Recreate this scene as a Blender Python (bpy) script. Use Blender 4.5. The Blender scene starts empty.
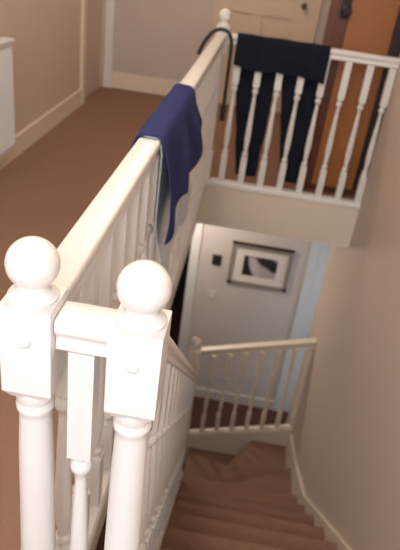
import bpy, bmesh, math, random
from mathutils import Vector, Matrix, noise
random.seed(7)
C = bpy.context.scene.collection
S = 0.465                       # metres per working unit (handrail top is 1 unit below the lens)
FL = 2.881                      # lens above the landing floor, in units
def W(x, y, z): return Vector((x*S, y*S, (z+FL)*S))   # working units (lens at 0,0,0) -> metres, landing floor z = 0

# ---------------------------------------------------------------- camera
pitch, roll, yaw = 0.51753207, 0.13882711, -0.05437829
f_px = 599.165
cam_d = bpy.data.cameras.new('camera'); cam = bpy.data.objects.new('camera', cam_d); C.objects.link(cam)
fw = Vector((math.sin(yaw), math.cos(yaw), 0)); rt = Vector((math.cos(yaw), -math.sin(yaw), 0)); up = Vector((0, 0, 1))
f2 = fw*math.cos(pitch) - up*math.sin(pitch); u2 = up*math.cos(pitch) + fw*math.sin(pitch)
r3 = rt*math.cos(roll) + u2*math.sin(roll); u3 = u2*math.cos(roll) - rt*math.sin(roll)
m = Matrix((r3, u3, -f2)).transposed().to_4x4(); m.translation = W(0, 0, 0)
cam.matrix_world = m
cam_d.sensor_fit = 'VERTICAL'; cam_d.sensor_height = 24; cam_d.lens = f_px/550*24
cam_d.clip_start = 0.02
cam_d.dof.use_dof = True; cam_d.dof.focus_distance = 0.95; cam_d.dof.aperture_fstop = 4.0
bpy.context.scene.camera = cam

# ---------------------------------------------------------------- world, lights, exposure
sc = bpy.context.scene
sc.view_settings.view_transform = 'Standard'; sc.view_settings.look = 'None'
sc.view_settings.gamma = 1; sc.view_settings.use_curve_mapping = False
sc.view_settings.exposure = 0.0
w = bpy.data.worlds.new('world'); sc.world = w; w.use_nodes = True
w.node_tree.nodes['Background'].inputs[0].default_value = (0.75, 0.85, 1, 1)
w.node_tree.nodes['Background'].inputs[1].default_value = 0.3
def area(name, loc, target, sx, sy, power, col):
    d = bpy.data.lights.new(name, 'AREA'); d.shape = 'RECTANGLE'; d.size = sx; d.size_y = sy
    d.energy = power; d.color = col
    o = bpy.data.objects.new(name, d); C.objects.link(o); o.location = loc
    o.rotation_euler = (Vector(target)-Vector(loc)).to_track_quat('-Z', 'Y').to_euler()
    return o
def point(name, loc, power, col, r=0.08):
    d = bpy.data.lights.new(name, 'POINT'); d.energy = power; d.color = col; d.shadow_soft_size = r
    o = bpy.data.objects.new(name, d); C.objects.link(o); o.location = loc
    return o
area('window_daylight', (-0.2, -1.22, 1.72), (-0.1, 0.6, 0.95), 1.2, 1.15, 58, (0.94, 0.965, 1.0))
point('landing_lamp_light', (-0.4, 1.35, 2.2), 38, (1.0, 0.84, 0.68), 0.12)
point('gallery_fill_light', (-0.5, 4.2, 2.15), 25, (1.0, 0.80, 0.62), 0.1)  # unseen light, added to brighten the far end of the landing
point('hall_lamp_light', (-0.5, 4.3, -0.65), 21, (1.0, 0.84, 0.70), 0.08)
area('front_door_daylight', (1.55, 4.3, -1.6), (0.0, 4.7, -2.0), 0.7, 1.4, 4.5, (0.9, 0.95, 1.0))

# ---------------------------------------------------------------- materials
MATS = {}
def mat(name, col, rough=0.6, var=0.0, vscale=6, bump=0.0, bscale=120, col2=None, spec=0.5, coat=0.0):
    if name in MATS: return MATS[name]
    m = bpy.data.materials.new(name); m.use_nodes = True; nt = m.node_tree
    b = nt.nodes['Principled BSDF']; b.inputs['Base Color'].default_value = (*col, 1)
    b.inputs['Roughness'].default_value = rough; b.inputs['Specular IOR Level'].default_value = spec
    b.inputs['Coat Weight'].default_value = coat
    tc = nt.nodes.new('ShaderNodeTexCoord')
    if var or col2:
        n = nt.nodes.new('ShaderNodeTexNoise'); n.inputs['Scale'].default_value = vscale; n.inputs['Detail'].default_value = 5
        nt.links.new(tc.outputs['Object'], n.inputs['Vector'])
        mx = nt.nodes.new('ShaderNodeMix'); mx.data_type = 'RGBA'
        c2 = col2 or tuple(c*(1-var) for c in col)
        mx.inputs['A'].default_value = (*col, 1); mx.inputs['B'].default_value = (*c2, 1)
        nt.links.new(n.outputs['Fac'], mx.inputs['Factor']); nt.links.new(mx.outputs['Result'], b.inputs['Base Color'])
    if bump:
        n2 = nt.nodes.new('ShaderNodeTexNoise'); n2.inputs['Scale'].default_value = bscale; n2.inputs['Detail'].default_value = 3
        nt.links.new(tc.outputs['Object'], n2.inputs['Vector'])
        bp = nt.nodes.new('ShaderNodeBump'); bp.inputs['Strength'].default_value = bump; bp.inputs['Distance'].default_value = 0.004
        nt.links.new(n2.outputs['Fac'], bp.inputs['Height']); nt.links.new(bp.outputs['Normal'], b.inputs['Normal'])
    MATS[name] = m; return m
M_wall = mat('beige_wall_paint', (0.61, 0.505, 0.435), 0.75, 0.06, 2.5, 0.12, 90)
M_mauve = mat('pale_mauve_wall_paint', (0.55, 0.475, 0.425), 0.75, 0.06, 2.5, 0.12, 90)
M_hall = mat('pale_grey_hall_paint', (0.62, 0.565, 0.53), 0.75, 0.05, 2.5, 0.12, 90)
M_ceil = mat('white_ceiling_paint', (0.78, 0.75, 0.7), 0.9)
M_white = mat('white_gloss_paint', (0.76, 0.75, 0.735), 0.3, 0.03, 9)
M_cream = mat('cream_satin_paint', (0.76, 0.67, 0.56), 0.4, 0.04, 5)
M_door2 = mat('warm_beige_door_paint', (0.62, 0.49, 0.36), 0.45, 0.04, 5)
M_doorw = mat('cool_white_door_paint', (0.68, 0.70, 0.71), 0.4, 0.03, 5)
M_carpet = mat('brown_carpet', (0.31, 0.19, 0.135), 0.95, 0, 240, 0.6, 420, (0.225, 0.132, 0.092), 0.1)
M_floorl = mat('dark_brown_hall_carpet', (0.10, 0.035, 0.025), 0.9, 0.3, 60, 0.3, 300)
M_rad = mat('white_radiator_enamel', (0.8, 0.82, 0.85), 0.35)
M_navy = mat('dark_navy_denim', (0.004, 0.005, 0.011), 0.85, 0, 40, 0.35, 300, (0.010, 0.013, 0.026), 0.2)
M_blue = mat('indigo_blue_cotton', (0.022, 0.027, 0.10), 0.9, 0, 18, 0.4, 260, (0.032, 0.04, 0.14), 0.15)
M_pale = mat('pale_blue_cotton', (0.52, 0.58, 0.64), 0.9, 0.12, 14, 0.4, 260)
M_black = mat('black_webbing', (0.012, 0.011, 0.012), 0.6)
M_orange = mat('orange_brown_wood', (0.36, 0.14, 0.035), 0.45, 0, 7, 0.1, 60, (0.28, 0.095, 0.025))
M_mahog_shade = mat('shaded_red_brown_wood', (0.13, 0.032, 0.014), 0.45, 0.3, 9, 0.1, 60)  # red-brown wood, darkened for the cupboard's shaded left side
M_dkwood_shade = mat('dark_brown_wood_and_gap_shade', (0.03, 0.010, 0.007), 0.5, 0.3, 9)  # dark wood, also colours the shadowed gap right of the cupboard door
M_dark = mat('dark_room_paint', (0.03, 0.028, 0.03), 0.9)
M_frame = mat('silver_grey_frame', (0.27, 0.235, 0.20), 0.4, 0.15, 30)
M_mount = mat('cream_picture_mount', (0.75, 0.68, 0.63), 0.9)
M_plast = mat('white_plastic', (0.62, 0.59, 0.56), 0.4)
M_brass = mat('dark_bronze_metal', (0.10, 0.06, 0.03), 0.35)

# ---------------------------------------------------------------- builders
def root_loc(o):
    v = Vector((0, 0, 0))
    while o is not None: v += o.location; o = o.parent
    return v
class MB:
    """collects pieces given in metres (world), builds ONE mesh object"""
    def __init__(s): s.bm = bmesh.new()
    def poly(s, vs, fs):
        b = [s.bm.verts.new(v) for v in vs]
        for f in fs:
            try: s.bm.faces.new([b[i] for i in f])
            except ValueError: pass
        return s
    def box(s, a, b):
        x0, y0, z0 = a; x1, y1, z1 = b
        if x0 > x1: x0, x1 = x1, x0
        if y0 > y1: y0, y1 = y1, y0
        if z0 > z1: z0, z1 = z1, z0
        v = [(x, y, z) for z in (z0, z1) for y in (y0, y1) for x in (x0, x1)]
        return s.poly(v, [(0,2,3,1),(4,5,7,6),(0,1,5,4),(2,6,7,3),(0,4,6,2),(1,3,7,5)])
    def ubox(s, a, b): return s.box(W(*a), W(*b))
    def prism(s, pts, z0, z1):            # plan polygon (x,y) counter-clockwise
        n = len(pts)
        v = [(x, y, z0) for x, y in pts] + [(x, y, z1) for x, y in pts]
        return s.poly(v, [tuple(range(n))[::-1], tuple(range(n, 2*n))] + [(i, (i+1) % n, n+(i+1) % n, n+i) for i in range(n)])
    def slab(s, pts, axis, a, b):         # polygon in the plane across `axis`, thick from a to b
        n = len(pts)
        def mk(p, t):
            return (t, p[0], p[1]) if axis == 'x' else (p[0], t, p[1])
        v = [mk(p, a) for p in pts] + [mk(p, b) for p in pts]
        return s.poly(v, [tuple(range(n))[::-1], tuple(range(n, 2*n))] + [(i, (i+1) % n, n+(i+1) % n, n+i) for i in range(n)])
    def lathe(s, prof, c=(0, 0, 0), seg=24, axis='z'):
        rings = []
        for r, h in prof:
            ring = []
            for i in range(seg):
                a = 2*math.pi*i/seg; p = (r*math.cos(a), r*math.sin(a), h)
                if axis == 'y': p = (p[0], -p[2], p[1])
                if axis == 'x': p = (p[2], p[0], p[1])
                ring.append(s.bm.verts.new(Vector(p)+Vector(c)))
            rings.append(ring)
        for a, b in zip(rings, rings[1:]):
            for i in range(seg):
                s.bm.faces.new((a[i], a[(i+1) % seg], b[(i+1) % seg], b[i]))
        s.bm.faces.new(rings[0][::-1]); s.bm.faces.new(rings[-1])
        return s
    def rail(s, p0, p1, prof):            # profile (side, up) swept from p0 to p1, ends cut plumb
        p0 = Vector(p0); p1 = Vector(p1); d = p1-p0; side = Vector((d.y, -d.x, 0)).normalized()
        n = len(prof)
        v = [p + side*a + Vector((0, 0, b)) for p in (p0, p1) for a, b in prof]
        return s.poly(v, [tuple(range(n)), tuple(range(n, 2*n))[::-1]] + [(i, n+i, n+(i+1) % n, (i+1) % n) for i in range(n)])
    def tube(s, pts, r, seg=10):
        pts = [Vector(p) for p in pts]; rings = []
        prev = None
        for i, p in enumerate(pts):
            t = (pts[min(i+1, len(pts)-1)] - pts[max(i-1, 0)]).normalized()
            a = t.cross(Vector((0, 1, 0.01))).normalized() if prev is None else (prev - t*prev.dot(t)).normalized()
            prev = a; b = t.cross(a); rr = r[i] if isinstance(r, (list, tuple)) else r
            rings.append([s.bm.verts.new(p + (a*math.cos(2*math.pi*k/seg) + b*math.sin(2*math.pi*k/seg))*rr) for k in range(seg)])
        for a, b in zip(rings, rings[1:]):
            for i in range(seg): s.bm.faces.new((a[i], a[(i+1) % seg], b[(i+1) % seg], b[i]))
        s.bm.faces.new(rings[0][::-1]); s.bm.faces.new(rings[-1]); return s
    def build(s, name, m, parent=None, bevel=0.0, smooth=False, segs=2):
        if bevel: bmesh.ops.bevel(s.bm, geom=[e for e in s.bm.edges if len(e.link_faces) == 2 and e.calc_face_angle(0) > 0.6], offset=bevel, segments=segs, profile=0.5, affect='EDGES', clamp_overlap=True)
        bmesh.ops.recalc_face_normals(s.bm, faces=s.bm.faces[:])
        me = bpy.data.meshes.new(name)
        if parent is not None: off = root_loc(parent)
        else:
            vs = [v.co for v in s.bm.verts]
            lo = Vector((min(v.x for v in vs), min(v.y for v in vs), min(v.z for v in vs))); hi = Vector((max(v.x for v in vs), max(v.y for v in vs), 0))
            off = Vector(((lo.x+hi.x)/2, (lo.y+hi.y)/2, lo.z))
        for v in s.bm.verts: v.co -= off
        s.bm.to_mesh(me); s.bm.free()
        if smooth:
            for p in me.polygons: p.use_smooth = True
            me.set_sharp_from_angle(angle=math.radians(40))
        me.materials.append(m)
        o = bpy.data.objects.new(name, me); C.objects.link(o)
        if parent is not None: o.parent = parent
        else: o.location = off
        return o
def thing(name, label, cat, loc, group=None):
    o = bpy.data.objects.new(name, None); C.objects.link(o); o.location = loc; o.empty_display_size = 0.05
    o['label'] = label; o['category'] = cat
    if group: o['group'] = group
    return o
def tag(o, label, cat, group=None):
    o['label'] = label; o['category'] = cat
    if group: o['group'] = group
    return o
def struct(o, label, cat):
    o['kind'] = 'structure'; o['label'] = label; o['category'] = cat; return o

# ---------------------------------------------------------------- layout (working units)
XL, XR = -3.07, 1.55            # landing wall, stair wall
XE = -0.55                      # landing edge along the stairwell
YB, YF = -2.6, 11.9             # wall behind the camera, far landing wall
YG = 7.52                       # gallery edge across the end of the stairwell
Y0 = 1.42                       # top riser
RISE, GO = 0.442, 0.52
XS = -0.235                     # stair balustrade
YP = Y0 + 9*GO                  # winder pivot line
YW = 8.0                        # far side of the winders
ZF, ZS = -2.881, -3.46          # landing floor, underside of the landing
ZG = ZF - 14*RISE               # hall floor
ZC = ZF + 5.2                   # ceiling
YH = 10.45                      # hall wall with the picture

# ---------------------------------------------------------------- structure: upper floor
b = MB()
b.ubox((XL-.3, YB, ZF-.06), (XE-.01, YF, ZF)); b.ubox((XE-.01, YB, ZF-.06), (XR, Y0-.1, ZF)); b.ubox((XE-.01, YG+.02, ZF-.06), (2.6, YF, ZF))
struct(b.build('floor', M_carpet), 'brown carpeted landing floor around the stairwell', 'floor')
for nm, a, c, lb in (('ceiling_lower', (XL-.3, YB), (XE-.06, YF), 'underside of the landing strip left of the stairwell'), ('ceiling_lower_near', (XE-.06, YB), (XR, Y0-.1), 'underside of the near landing'), ('ceiling_lower_gallery', (XE-.06, YG+.07), (2.6, YF), 'hall ceiling under the far landing')):
    struct(MB().ubox((a[0], a[1], ZS), (c[0], c[1], ZF-.06)).build(nm, M_ceil), lb, 'ceiling')
# fascia boards lining the stairwell
o = MB().ubox((XE-.06, YG, ZS-.02), (XR, YG+.07, ZF-.02)).build('trim_1', M_cream, bevel=.004); struct(o, 'cream fascia board below the far railing', 'trim')
o = MB().ubox((XE-.06, Y0-.1, ZS-.02), (XE, YG, ZF-.02)).build('trim_2', M_cream, bevel=.004); struct(o, 'cream fascia board along the landing edge of the stairwell', 'trim')
o = MB().ubox((XE, YG-.02, ZF-.02), (XR, YG+.11, ZF+.05)).build('trim_3', M_white, bevel=.006); struct(o, 'white nosing strip above the cream fascia under the far railing', 'trim')
# walls
b = MB(); b.ubox((XL-.25, YB, ZF), (XL, 10.42, ZC)); b.ubox((XL-.25, 10.42, ZF+4.3), (XL, YF, ZC)); b.ubox((XL-.25, 11.78, ZF), (XL, YF, ZF+4.3))
struct(b.build('wall_left', M_wall), 'beige landing wall with the radiator', 'wall')
o = MB().ubox((XL-.3, YF, ZF), (2.85, YF+.25, ZC)).build('wall_far', M_mauve); struct(o, 'mauve beige wall at the far end of the landing', 'wall')
b = MB(); b.ubox((XR, YB, ZG), (XR+.25, 7.62, ZC)); b.ubox((XR, 7.62, ZG), (XR+.25, 8.8, ZS))
struct(b.build('wall_right', M_wall), 'plain beige wall beside the stairs', 'wall')
o = MB().ubox((2.6, 7.62, ZF), (2.85, YF, ZC)).build('wall_gallery', M_wall); struct(o, 'beige wall closing the far landing on the right', 'wall')
o = MB().ubox((XL-.25, YB, ZC), (2.85, YF+.2, ZC+.1)).build('ceiling', M_ceil); struct(o, 'white ceiling over the landing', 'ceiling')
# wall behind the camera with its window opening 
wx0, wx1, wz0, wz1 = -1.75, 0.9, ZF+2.4, ZF+5.0
b = MB(); b.ubox((XL-.25, YB-.25, ZG), (wx0, YB, ZC)); b.ubox((wx1, YB-.25, ZG), (XR+.25, YB, ZC))
b.ubox((wx0, YB-.25, ZG), (wx1, YB, wz0)); b.ubox((wx0, YB-.25, wz1), (wx1, YB, ZC))
struct(b.build('wall_back', M_wall), 'beige wall behind the viewer with a window', 'wall')
b = MB()
for a, c in (((wx0, wz0), (wx0+.12, wz1)), ((wx1-.12, wz0), (wx1, wz1)), ((wx0, wz0), (wx1, wz0+.12)), ((wx0, wz1-.12), (wx1, wz1)), ((-.48, wz0), (-.37, wz1))):
    b.ubox((a[0], YB-.2, a[1]), (c[0], YB-.08, c[1]))
struct(b.build('window_1', M_white), 'white framed window behind the viewer', 'window')
# skirting boards
def skirt(name, a, c, h, label, m=M_cream):
    o = MB().ubox((a[0], a[1], ZF), (c[0], c[1], ZF+h)).build(name, m, bevel=.004); return struct(o, label, 'baseboard')
skirt('baseboard_left', (XL, YB), (XL+.035, 10.28), .27, 'cream skirting board along the radiator wall')
skirt('baseboard_far', (-2.9, YF-.04), (-1.06, YF), .3, 'cream skirting board along the far landing wall', M_cream)
# door in the left wall (seen edge on) and trims
o = MB().ubox((XL, 10.28, ZF), (XL+.05, 10.44, ZF+4.4)).build('trim_4', M_cream, bevel=.004); struct(o, 'cream door casing upright on the radiator wall', 'trim')
o = MB().ubox((XL-.12, 10.44, ZF+.01), (XL-.04, 11.78, ZF+4.28)).build('door_1', M_wall, bevel=.003); struct(o, 'plain beige door set back in the radiator wall', 'door')
o = MB().ubox((XL+.01, YF-.09, ZF), (XL+.17, YF, ZC)).build('trim_5', M_white, bevel=.004); struct(o, 'white upright trim in the far left corner of the landing', 'trim')
# panelled door in the far wall
dx0, dx1 = -.9, .68
b = MB(); b.ubox((dx0-.15, YF-.09, ZF), (dx0, YF, ZF+4.4)); b.ubox((dx1, YF-.06, ZF), (dx1+.15, YF, ZF+4.4)); b.ubox((dx0-.15, YF-.06, ZF+4.25), (dx1+.15, YF, ZF+4.4))
struct(b.build('trim_6', M_door2, bevel=.004), 'cream casing around the panelled door', 'trim')
b = MB()
yD0, yD1 = YF-.07, YF-.005
zs = [ZF+.02, ZF+.42, ZF+1.70, ZF+2.25, ZF+3.85, ZF+4.25]
b.ubox((dx0, YF-.03, zs[0]), (dx1, YF-.002, zs[5]))
xs = [dx0, dx0+.1, -.36, -.17, dx1-.3, dx1]
for i in (0, 2, 4): b.ubox((xs[i], yD0, zs[0]), (xs[i+1], yD1, zs[5]))
for i in (0, 2, 4): b.ubox((dx0, yD0-.001, zs[i]), (dx1, yD1, zs[i+1]))
d2 = struct(b.build('door_2', M_door2, bevel=.004), 'cream four-panel door beyond the far railing', 'door')
for i in (1, 3):
    for j in (1, 3):
        MB().ubox((xs[i]+.06, YF-.05, zs[j]+.06), (xs[i+1]-.06, YF-.02, zs[j+1]-.06))  .build('panel', M_door2, d2, bevel=.005)
kn = MB().lathe([(.012, 0), (.012, .03), (.02, .036), (.026, .05), (.022, .064), (.01, .07)], W(.53, YD if False else yD0, -.93), 16, 'y').build('door_knob', M_brass, d2, smooth=True)

# ---------------------------------------------------------------- structure: hall below
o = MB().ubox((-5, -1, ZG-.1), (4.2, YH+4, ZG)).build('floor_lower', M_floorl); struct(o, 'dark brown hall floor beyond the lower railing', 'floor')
ox0, ox1 = -2.5, -.78
cx0, cx1 = 1.62, 3.1
b = MB(); top = ZG+4.15
b.ubox((-5, YH, ZG), (ox0, YH+.25, ZS)); b.ubox((ox0, YH, top), (ox1, YH+.25, ZS)); b.ubox((ox1, YH, ZG), (4.2, YH+.25, ZS))
struct(b.build('wall_hall', M_hall), 'pale grey hall wall carrying the framed picture', 'wall')
o = MB().ubox((ox1-.04, YH-.05, ZG), (ox1+.14, YH+.27, top+.12)).build('trim_7', M_white, bevel=.005); struct(o, 'white casing beside the dark hall doorway', 'trim')
o = MB().ubox((ox0-.14, YH-.05, top), (ox1-.04, YH+.05, top+.12)).build('trim_8', M_white, bevel=.005); struct(o, 'white casing across the top of the dark hall doorway', 'trim')
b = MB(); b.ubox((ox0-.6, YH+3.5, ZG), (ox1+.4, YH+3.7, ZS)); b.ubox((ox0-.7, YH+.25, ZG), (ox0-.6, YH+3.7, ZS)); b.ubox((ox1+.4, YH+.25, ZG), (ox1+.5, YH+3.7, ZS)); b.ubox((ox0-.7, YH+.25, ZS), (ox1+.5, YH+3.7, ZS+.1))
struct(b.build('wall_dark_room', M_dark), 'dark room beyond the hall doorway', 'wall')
o = MB().ubox((ox1+.14, YH-.035, ZG), (cx0-.15, YH, ZG+.24)).build('baseboard_hall', M_hall, bevel=.004); struct(o, 'pale grey skirting board under the framed picture', 'baseboard')
o = MB().ubox((-5.2, -1, ZG), (-5, YH, ZS)).build('wall_hall_left', M_hall); struct(o, 'pale hall wall on the left below the landing', 'wall')
o = MB().ubox((4.2, 8, ZG), (4.4, YH, ZS)).build('wall_hall_right', M_hall); struct(o, 'pale hall wall at the right end', 'wall')
# pale door at the right end of the picture wall
b = MB(); b.ubox((cx0-.15, YH-.05, ZG), (cx0, YH, ZG+4.2)); b.ubox((cx0-.15, YH-.05, ZG+4.2), (cx1+.15, YH, ZG+4.34)); b.ubox((cx1, YH-.05, ZG), (cx1+.15, YH, ZG+4.2))
struct(b.build('trim_9', M_doorw, bevel=.004), 'pale bluish casing of the hall door', 'trim')
d3 = struct(MB().ubox((cx0, YH-.03, ZG+.01), (cx1, YH-.002, ZG+4.19)).build('door_3', M_doorw, bevel=.003), 'pale bluish hall door right of the framed picture', 'door')
MB().lathe([(.012, 0), (.012, .03), (.022, .036), (.028, .05), (.022, .066), (.01, .07)], W(1.90, YH-.03, -6.96), 16, 'y').build('door_knob', M_brass, d3, smooth=True)
# spandrel wall under the flight
sp = [(Y0, ZG), (YP, ZG), (YP, ZF-10*RISE-.1), (Y0, ZF-.7)]
b = MB().slab([((y)*S, (z+FL)*S) for y, z in sp], 'x', (XS-.06)*S, (XS+.03)*S); struct(b.build('wall_spandrel', M_cream), 'cream panelling under the stair flight', 'wall')

# ---------------------------------------------------------------- staircase
st = thing('staircase', 'brown carpeted staircase dropping to winder steps', 'staircase', W(.67, Y0, ZG))
xa = XS+.035
for k in range(1, 10):
    z = ZF-k*RISE; ya = Y0+(k-1)*GO; yb = ya+GO
    b = MB().ubox((xa, ya, z-RISE-.05), (XR-.002, yb, z-.04)).ubox((xa, ya-.0, z-.05), (XR-.002, yb+.04, z))
    b.build('step', M_carpet, st, bevel=.006)
P = (xa, YP)
y30 = YP+(XR-xa)*math.tan(math.radians(30)); x60 = xa+(YW-YP)/math.tan(math.radians(60))
winders = [[P, (XR-.002, YP), (XR-.002, y30)], [P, (XR-.002, y30), (XR-.002, YW), (x60, YW)], [P, (x60, YW), (xa, YW)]]
for i, poly in enumerate(winders):
    z = ZF-(10+i)*RISE
    MB().prism([(x*S, y*S) for x, y in poly], (z-RISE-.05+FL)*S, (z+FL)*S).build('winder_step', M_carpet, st, bevel=.006)
z = ZF-13*RISE
MB().ubox((xa-GO, YP+.1, ZG), (xa, YW, z)).build('step', M_carpet, st, bevel=.006)
MB().ubox((xa, Y0-.1, ZF-RISE-.05), (XR-.002, Y0-.002, ZF-.0)).build('top_riser', M_carpet, st, bevel=.006)
# raked wall string / skirting on the right wall
def nose(y): return ZF-(y-Y0)*RISE/GO
yy = [Y0-.1, 5.85, 7.1, YW]
tp = [nose(Y0)+.14, nose(5.85)+.14, -7.10, -7.40]
pts = [(y*S, (z+FL)*S) for y, z in zip(yy, tp)] + [(YW*S, (-8.6+FL)*S), (YP*S, (-7.7+FL)*S), (Y0*S, (ZF-.9+FL)*S)]
b = MB(); v = [(XR-.05, y/S, z/S-FL) for y, z in pts]
n = len(pts)
b.slab(pts, 'x', (XR-.045)*S, (XR-.001)*S)
struct(b.build('baseboard_right', M_cream), 'cream raked skirting following the stairs on the right wall', 'baseboard')

# ---------------------------------------------------------------- turned balusters
def spindle_mesh(name, H, m, w=.0185, tb=.205, bb=.17):
    b = MB()
    b.box((-w, -w, H-tb), (w, w, H)); b.box((-w, -w, 0), (w, w, bb))
    z0, z1 = bb, H-tb; L = z1-z0
    prof = [(w*.92, z0-.001), (w*.75, z0+.010), (w*.98, z0+.018), (w*.98, z0+.026), (w*.62, z0+.034), (w*.66, z0+.05),
            (w*.95, z0+L*.27), (w*.9, z0+L*.4), (w*.68, z0+L*.7), (w*.52, z1-.06), (w*.55, z1-.045),
            (w*.92, z1-.036), (w*.98, z1-.028), (w*.92, z1-.02), (w*.62, z1-.014), (w*.9, z1+.001)]
    b.lathe(prof, seg=14)
    o = b.build(name, m, None, smooth=True); me = o.data
    me.transform(Matrix.Translation(o.location)); bpy.data.objects.remove(o)
    return me
def put(me, name, parent, p):
    o = bpy.data.objects.new(name, me); C.objects.link(o); o.parent = parent; o.location = Vector(p)-root_loc(parent); return o
RAILP = [(-.019, -.054), (.019, -.054), (.0225, -.050), (.0225, -.042), (.0205, -.037), (.0205, -.031), (.0235, -.026), (.0275, -.022), (.0285, -.017), (.0285, -.007), (.027, -.003), (.024, -.0008), (0, 0)]
RAILP += [(-a, c) for a, c in RAILP[-2::-1]]
RAILP = RAILP[:-2] + [RAILP[-2], RAILP[-1]]
RAILP = [p for i, p in enumerate(RAILP) if p not in RAILP[:i]]
SHOEP = [(-.028, -.032), (.028, -.032), (.028, -.008), (.022, 0), (-.022, 0), (-.028, -.008)]
ZR = -1.0                                   # handrail top
sp_flat = spindle_mesh('spindle', .795, M_white)
XB = XE+.008                                # landing balustrade centre line
def balustrade(name, label, p0, p1, spots, me, m=M_white, group=None, h=1.84, shoe=True):
    """p0,p1: ends of the handrail top line (working units)"""
    base = W((p0[0]+p1[0])/2, (p0[1]+p1[1])/2, min(p0[2], p1[2])-1.881)
    t = thing(name, label, 'balustrade', base, group)
    MB().rail(W(*p0), W(*p1), RAILP).build('handrail', m, t, smooth=True)
    q0 = (p0[0], p0[1], p0[2]-h+.02); q1 = (p1[0], p1[1], p1[2]-h+.02)
    if shoe: MB().rail(W(*q0), W(*q1), SHOEP).build('base_rail', m, t, smooth=True)
    for s in spots:
        x = p0[0]+(p1[0]-p0[0])*s; y = p0[1]+(p1[1]-p0[1])*s; z = p0[2]+(p1[2]-p0[2])*s-h+.0
        put(me, 'baluster', t, W(x, y, z+.01))
    return t
# landing balustrade, from the near newel to the far corner
n = 22; yA, yZ = Y0+.077, YG-.02
balustrade('landing_balustrade', 'long white landing balustrade with a blue garment draped over its rail', (XB, yA, ZR), (XB, yZ, ZR), [(i+.75)/(n+.5) for i in range(n)], sp_flat)
# short near rail between the two newels
balustrade('short_balustrade', 'short white rail with one baluster between the two near ball-topped newels', (XB+.076, Y0, ZR), (XS-.07, Y0, ZR), [.47], sp_flat)
# far gallery railing
x0, x1 = XB+.05, XR-.002
balustrade('gallery_balustrade', 'white railing across the far end of the stairwell with dark trousers over it', (x0, YG+.04, ZR), (x1, YG+.04, ZR), [(-.31+.259*i-x0)/(x1-x0) for i in range(8)], sp_flat)
# raked stair balustrade
rk = RISE/GO
ys, ye = Y0+.07, YP-.0
def rz(y): return -.975-(y-Y0)*rk
sp_rake = spindle_mesh('spindle_raked', .80, M_white, tb=.2, bb=.2)
n = 17
t = balustrade('stair_balustrade', 'white raked balustrade descending beside the stairs from the right near newel', (XS, ys, rz(ys)), (XS, ye, rz(ye)), [(i+.75)/(n+.5) for i in range(n)], sp_rake, h=1.80)
spts = [(y, z) for y, z in ((Y0, nose(Y0)+.12), (YP, nose(YP)+.12), (YP, nose(YP)-.75), (Y0, nose(Y0)-.65))]
MB().slab([(y*S, (z+FL)*S) for y, z in spts], 'x', (XS-.045)*S, (XS+.036)*S).build('string_board', M_white, t, bevel=.003)
# lower balustrade on the far side of the winders
def lz(x): return -5.97+(x+.254)*.315
sp_cream = spindle_mesh('spindle_cream', .795, M_cream, w=.0165)
xl, xr = -.33, XR-.002
t = balustrade('winder_balustrade', 'cream lower railing beyond the winder steps, in front of the framed picture', (xl, YW+.04, lz(xl)), (xr, YW+.04, lz(xr)), [(x-xl)/(xr-xl) for x in [-.28]+[-.02+.258*i for i in range(7)]], sp_cream, m=M_cream, h=1.9)
spts = [(xl, lz(xl)-1.86), (XR-.003, lz(XR)-1.86), (XR-.003, ZG), (xl, ZG)]
MB().slab([(x*S, (z+FL)*S) for x, z in spts], 'y', (YW+.003)*S, (YW+.075)*S).build('string_board', M_cream, t, bevel=.003)

# ---------------------------------------------------------------- newel posts
def newel(label, x, y, ztop, zbase, block=.305, col=True, k=1.0, plug=True, w=.076, m=M_white):
    t = thing('newel_post', label, 'newel post', W(x, y, zbase), 'ball-topped painted newel posts')
    zt = ztop; wb = w*S
    c = W(x, y, zt)
    # block with stopped chamfers at its foot
    zb = W(0, 0, zt-block).z
    b = MB().box((c.x-wb, c.y-wb, zb), (c.x+wb, c.y+wb, c.z))
    cz = zb-.016; wc = wb*.72
    b2 = [(c.x+sx*wb, c.y+sy*wb, zb) for sx, sy in ((-1,-1),(1,-1),(1,1),(-1,1))]+[(c.x+sx*wc, c.y+sy*wc, cz) for sx, sy in ((-1,-1),(1,-1),(1,1),(-1,1))]
    b.poly(b2, [(0,1,5,4),(1,2,6,5),(2,3,7,6),(3,0,4,7),(4,5,6,7),(0,3,2,1)])
    b.build('block', m, t, bevel=.003)
    # ball finial
    R = .076*S; hc = .110*S
    pr = [(.066, -.002), (.072, .004), (.073, .012), (.067, .020), (.055, .026), (.047, .032), (.045, .038)]
    pr = [(r*S, h*S) for r, h in pr]
    a0 = math.acos(max(-1, -(hc-.045*S)/R)) if False else math.asin(.045*S/R)
    for i in range(0, 15):
        a = a0+(math.pi-.02-a0)*i/14
        pr.append((R*math.sin(a), hc-R*math.cos(a)))
    MB().lathe(pr, c, 32).build('ball_finial', m, t, smooth=True)
    # turned column down to the foot block
    H = cz-W(0, 0, zbase).z; base = W(x, y, zbase); fb = min(.2, H*.3)
    pr = [(.030, fb-.001), (.026, fb+.012), (.033, fb+.022), (.033, fb+.034), (.029, fb+.045), (.031, fb+.16), (.030, fb+.3*(H-fb)),
          (.027, H-.12), (.0245, H-.05), (.0245, H-.04), (.028, H-.034), (.0285, H-.026), (.0255, H-.021), (.0255, H-.017), (.0285, H-.011), (.0275, H+.004)]
    MB().lathe(pr, base, 28).build('column', m, t, smooth=True)
    MB().box((base.x-wb, base.y-wb, base.z), (base.x+wb, base.y+wb, base.z+fb)).build('foot_block', m, t, bevel=.003)
    if plug:
        MB().lathe([(.0085, -.002), (.0085, .003), (.007, .0055), (.003, .007)], (c.x, c.y-wb, W(0, 0, zt-.108).z), 18, 'y').build('plug', m, t, smooth=True)
    return t
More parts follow.
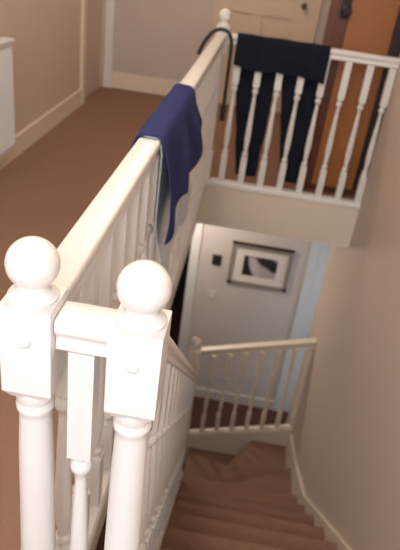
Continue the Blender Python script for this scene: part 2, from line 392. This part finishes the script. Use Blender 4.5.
newel('near white newel post left of the short rail, its ball top over the brown carpet', XB-.002, Y0-.01, -.965, ZF)
newel('near white newel post right of the short rail, at the head of the stairs', XS+.014, Y0-.038, -.965, ZF, block=.29)
newel('small far newel post at the corner where the two upstairs railings meet', XB, YG+.04, -.93, ZF)
newel('cream lower newel post at the turn of the stairs, where the raked handrail ends', XS-.03, YP+.08, -4.62, ZG, block=.6, m=M_cream)

# ---------------------------------------------------------------- radiator
rx0, rx1 = XL+.06, XL+.17
ra, rb, r0, r1 = 4.6, 7.05, -2.64, -1.36
t = thing('radiator', 'white ribbed panel radiator on the landing wall', 'radiator', W(XL+.1, (ra+rb)/2, r0))
b = MB().ubox((rx0, ra, r0), (rx1-.03, rb, r1))
b.build('panel', M_rad, t, bevel=.004)
n = 36
for i in range(n):
    y = ra+.05+(rb-ra-.1)*i/(n-1)
    if i == 0: rib = MB().ubox((rx1-.03, y-.018, r0+.07), (rx1, y+.018, r1-.07)).build('rib', M_rad, t, bevel=.003)
    else:
        o = rib.copy(); C.objects.link(o); o.parent = t; o.location = (0, (y-ra-.05)*S, 0)
MB().ubox((rx0-.01, ra-.01, r1), (rx1+.015, rb+.01, r1+.03)).build('top_grille', M_rad, t, bevel=.003)
MB().ubox((XL+.002, rb-.3, r0+.3), (rx0+.01, rb-.25, r1-.3)).build('bracket', M_rad, t)
MB().ubox((XL+.002, ra+.25, r0+.3), (rx0+.01, ra+.3, r1-.3)).build('bracket', M_rad, t)

# ---------------------------------------------------------------- hall wall: picture, thermostat, switch
pz1, pz0, px0, px1 = -5.10, -6.0, -.02, 1.17
t = thing('framed_picture', 'framed black and white photograph on the hall wall', 'picture', W((px0+px1)/2, YH, pz0))
fwid = .075
for a, c in (((px0, pz0), (px0+fwid, pz1)), ((px1-fwid, pz0), (px1, pz1)), ((px0, pz0), (px1, pz0+fwid))):
    MB().ubox((a[0], YH-.06, a[1]), (c[0], YH-.001, c[1])).build('frame_bar', M_frame, t, bevel=.003)
MB().ubox((px0, YH-.075, pz1-fwid), (px1, YH-.001, pz1)).build('frame_bar', M_frame, t, bevel=.003)
MB().ubox((px0-.005, YH-.08, pz1-.005), (px1+.005, YH-.001, pz1+.028)).build('frame_top_edge', M_dkwood_shade, t, bevel=.002)
mo = MB().ubox((px0+fwid, YH-.03, pz0+fwid), (px1-fwid, YH-.002, pz1-fwid)).build('mount', M_mount, t)
pm = bpy.data.materials.new('monochrome_print'); pm.use_nodes = True; nt = pm.node_tree; bs = nt.nodes['Principled BSDF']; bs.inputs['Roughness'].default_value = .35
tc = nt.nodes.new('ShaderNodeTexCoord')
cur = None
def blob(cx, cz, rx, rz_, ang, col, cur):
    mp = nt.nodes.new('ShaderNodeMapping'); mp.vector_type = 'TEXTURE'
    mp.inputs['Location'].default_value = (cx, 0, cz); mp.inputs['Rotation'].default_value = (0, ang, 0); mp.inputs['Scale'].default_value = (rx, 1, rz_)
    nz = nt.nodes.new('ShaderNodeTexGradient'); nz.gradient_type = 'SPHERICAL'
    nt.links.new(tc.outputs['Object'], mp.inputs['Vector']); nt.links.new(mp.outputs['Vector'], nz.inputs['Vector'])
    cr = nt.nodes.new('ShaderNodeValToRGB'); cr.color_ramp.elements[0].position = .05; cr.color_ramp.elements[1].position = .45
    nt.links.new(nz.outputs['Fac'], cr.inputs['Fac'])
    mx = nt.nodes.new('ShaderNodeMix'); mx.data_type = 'RGBA'; mx.inputs['B'].default_value = (*col, 1)
    if cur is None: mx.inputs['A'].default_value = (.42, .38, .37, 1)
    else: nt.links.new(cur, mx.inputs['A'])
    nt.links.new(cr.outputs['Color'], mx.inputs['Factor']); return mx.outputs['Result']
for args in ((-.12, -.02, .12, .22, 0, (.02, .016, .018)), (.06, .06, .2, .075, .45, (.03, .026, .03)), (-.05, .0, .055, .17, -.35, (.5, .46, .46)), (.13, .02, .06, .07, 0, (.02, .018, .02)), (-.09, .12, .1, .03, .4, (.25, .13, .08))):
    cur = blob(*args, cur)
nt.links.new(cur, bs.inputs['Base Color'])
pc = W((px0+px1)/2, YH-.034, (pz0+pz1)/2)
mw, mh = .33*S, .215*S
pme = bpy.data.meshes.new('print'); 
bm = bmesh.new(); vs = [bm.verts.new(v) for v in ((-mw, 0, -mh), (mw, 0, -mh), (mw, 0, mh), (-mw, 0, mh), (-mw, .003, -mh), (mw, .003, -mh), (mw, .003, mh), (-mw, .003, mh))]
for f in ((0,1,2,3), (5,4,7,6), (4,0,3,7), (1,5,6,2), (3,2,6,7), (4,5,1,0)): bm.faces.new([vs[i] for i in f])
bm.to_mesh(pme); bm.free(); pme.materials.append(pm)
po = bpy.data.objects.new('print', pme); C.objects.link(po); po.parent = t; po.location = pc-Vector((0, .0015, 0))-t.location
t = thing('thermostat', 'small black square thermostat on the hall wall beside the picture', 'thermostat', W(-.28, YH, -5.63))
MB().ubox((-.37, YH-.02, -5.66), (-.19, YH-.0, -5.44)).build('back_plate', M_dkwood_shade, t, bevel=.003)
MB().ubox((-.345, YH-.06, -5.635), (-.215, YH-.02, -5.465)).build('body', M_black, t, bevel=.004)
t = thing('light_switch', 'small white light switch below the black thermostat', 'switch', W(-.29, YH, -6.45))
MB().ubox((-.38, YH-.02, -6.46), (-.19, YH-.0, -6.28)).build('plate', M_plast, t, bevel=.003)
MB().ubox((-.30, YH-.035, -6.40), (-.26, YH-.018, -6.33)).build('rocker', M_white, t, bevel=.002)

# ---------------------------------------------------------------- tall wooden cupboard behind the gallery rail
k0, k1, kf, kb = .74, 1.75, 7.86, 8.9
t = thing('cupboard', 'tall orange-brown wooden cupboard with shade painted dark at both sides behind the far railing', 'cupboard', W((k0+k1)/2, (kf+kb)/2, ZF))
zt = ZF+4.0
MB().ubox((k0, kf+.06, ZF), (k0+.05, kb, zt)).build('side_panel', M_mahog_shade, t, bevel=.004)
MB().ubox((k1-.05, kf+.06, ZF), (k1, kb, zt)).build('side_panel', M_mahog_shade, t, bevel=.004)
MB().ubox((k0+.05, kf+.1, ZF+.1), (k1-.05, kb, zt-.05)).build('carcass', M_dkwood_shade, t)
MB().ubox((k0-.02, kf, zt), (k1+.02, kb+.01, zt+.06)).build('top_board', M_mahog_shade, t, bevel=.006)
MB().ubox((k0, kf+.04, ZF), (k1, kf+.1, ZF+.1)).build('plinth', M_mahog_shade, t, bevel=.004)
MB().ubox((k0, kf+.01, ZF+.1), (.895, kf+.06, zt)).build('shade_stile', M_mahog_shade, t, bevel=.004)  # shade of the cupboard's left side put into the colour
dr = MB().ubox((.9, kf, ZF+.1), (1.45, kf+.055, zt)).build('door', M_orange, t, bevel=.005)
MB().ubox((1.46, kf+.02, ZF+.1), (k1, kf+.06, zt)).build('shade_stile', M_dkwood_shade, t, bevel=.004)  # near-black strip painted for the shadowed gap at the right
hb = MB().ubox((.79, kf-.02, -.70), (.9, kf+.01, -.42)); hb.lathe([(.012, 0), (.012, .02), (.026, .026), (.03, .04), (.02, .055)], W(.845, kf-.02, -.6), 16, 'y')
hb.build('handle', M_black, dr, smooth=True)

# ---------------------------------------------------------------- clothes
def sheet(name, fn, nu, nv, m, parent=None, thick=.004, mask=None):
    """fn(u,v) -> world point; becomes a thin cloth with real thickness"""
    bm = bmesh.new(); g = [[bm.verts.new(fn(i/nu, j/nv)) for j in range(nv+1)] for i in range(nu+1)]
    for i in range(nu):
        for j in range(nv):
            if mask is None or mask((i+.5)/nu, (j+.5)/nv): bm.faces.new((g[i][j], g[i+1][j], g[i+1][j+1], g[i][j+1]))
    for v in [v for v in bm.verts if not v.link_faces]: bm.verts.remove(v)
    bmesh.ops.recalc_face_normals(bm, faces=bm.faces[:])
    bmesh.ops.solidify(bm, geom=bm.faces[:], thickness=thick)
    mb = MB(); mb.bm.free(); mb.bm = bm
    return mb.build(name, m, parent, smooth=True)
def nz(*p): return noise.noise(Vector(p))
def sstep(a, b, x):
    t = max(0, min(1, (x-a)/(b-a))); return t*t*(3-2*t)
def over(s, left_len, right_len, cw, top):
    """cross-section over a rail: s in 0..1 from the left hem over the top to the right hem -> (side, z, hang)"""
    L = left_len+2*cw+right_len; d = s*L
    if d < left_len: return -cw, top-.03-(left_len-d), 1-(d/left_len)
    if d < left_len+2*cw:
        a = (d-left_len)/(2*cw); return -cw+2*cw*a, top-.03+.036*(1-abs(2*a-1)**6), 0
    e = d-left_len-2*cw; return cw, top-.03-e, e/right_len
# pale blue garment hanging under the dark blue one on the stairwell side
def pale(u, v):
    y = 3.15+1.3*u
    sd, z, h = over(v, .02, .36+.03*math.sin(u*9)+.05*u+.07*sstep(.4, .05, u), .0315, W(0, 0, ZR).z-.003)
    y += h*.05*nz(u*3, v*2, 4)
    x = XB*S+sd
    if sd > 0: x += .003+(.022+.012*nz(u*7, v*1.5, 1.3)+.010*sstep(.4, .05, u))*sstep(.45, .8, h)
    return Vector((x, y*S, z))
g = sheet('pale_blue_garment', pale, 44, 40, M_pale)
tag(g, 'pale blue garment hanging below the indigo one on the landing rail', 'garment')
# indigo garment
def indigo(u, v):
    ln = .245+.012*math.sin(u*11+1)-.03*math.sin(math.pi*u)+.02*nz(u*5, 2, 1)+.005*sstep(.35, 0, u)
    sd, z, h = over(v, .03, ln, .040, W(0, 0, ZR).z+.004)
    y = 3.12+1.28*u
    if sd > 0: y += h*(.62*sstep(.45, 1, u)+.1*sstep(.6, 0, u)*0)
    fold = (.012*math.sin(u*17+3*nz(u*2, v, 3))+.014*nz(u*5, v*2.5, 7))*(1 if sd > 0 else .3)
    hh = min(1, h*2.2)
    x = XB*S+sd+(1 if sd > 0 else -1)*(max(.010, .024+fold) if sd > 0 else .006+fold)*hh
    z += .006*nz(u*6, v*4, 2)*(1-hh)
    return Vector((x, y*S, z))
g = sheet('indigo_garment', indigo, 60, 56, M_blue)
tag(g, 'indigo blue garment draped over the long landing handrail', 'garment')
# dark trousers over the gallery rail
t = thing('trousers', 'dark navy trousers folded over the far railing with legs hanging behind', 'trousers', W(.2, YG+.15, -2.75))
cy = (YG+.04)*S
def waist(u, v):
    x = -.36+1.10*u+.0
    ln = .125+.03*u+.01*math.sin(u*7)+.01*nz(u*6, 1, 1)
    sd, z, h = over(v, ln, .14, .038, W(0, 0, ZR).z+.003)
    hh = min(1, h*2)
    yy = cy+sd+(1 if sd > 0 else -1)*(.012+.012*nz(u*4, v*3, 5)+.006*math.sin(u*23+v*6))*hh
    z += .004*nz(u*7, v*5, 2)*(1-hh)
    return Vector((x*S, yy, z))
sheet('waist', waist, 50, 40, M_navy, t, .006)
def leg(xa0, xa1, xb0, xb1, zend, seed):
    def fn(u, v):
        a = 2*math.pi*u
        x0 = xa0+(xb0-xa0)*v; x1 = xa1+(xb1-xa1)*v
        x = (x0+x1)/2+(x1-x0)/2*math.cos(a)
        z = -1.16+(zend+1.16)*v
        y = cy+.052+.016*math.sin(a)*(1-.2*v)+.010*nz(x*6, z*2, seed)
        return Vector((x*S+.006*nz(z*4, seed, 1), y, (z+FL)*S))
    return sheet('trouser_leg', fn, 28, 30, M_navy, t, .004)
leg(-.36, .20, -.14, .13, -2.74, 1)
leg(.20, .74, .45, .77, -2.74, 5)

# ---------------------------------------------------------------- black strap looped over the landing rail by the corner
ctrl = [(-.77, -1.24), (-.74, -1.15), (-.69, -1.05), (-.62, -.965), (-.54, -.935), (-.46, -.955), (-.415, -1.03), (-.402, -1.15), (-.40, -1.35), (-.398, -1.6), (-.396, -1.94)]
pts = []
for i in range(len(ctrl)-1):
    p0 = ctrl[max(i-1, 0)]; p1 = ctrl[i]; p2 = ctrl[i+1]; p3 = ctrl[min(i+2, len(ctrl)-1)]
    for k in range(5):
        q = k/5
        pts.append(tuple(.5*((2*p1[j])+(-p0[j]+p2[j])*q+(2*p0[j]-5*p1[j]+4*p2[j]-p3[j])*q*q+(-p0[j]+3*p1[j]-3*p2[j]+p3[j])*q**3) for j in (0, 1)))
pts.append(ctrl[-1])
n = len(pts)
t = thing('strap', 'thin black strap curved over the rail beside the far newel', 'strap', W(-.4, 7.28, -1.94))
MB().tube([W(x, 7.28, z) for x, z in pts], [.010 for i in range(n)], 10).build('band', M_black, t, smooth=True)
MB().tube([W(-.396, 7.28, -1.78), W(-.396, 7.28, -1.96)], [.013, .015], 10).build('end_tip', M_black, t, smooth=True)
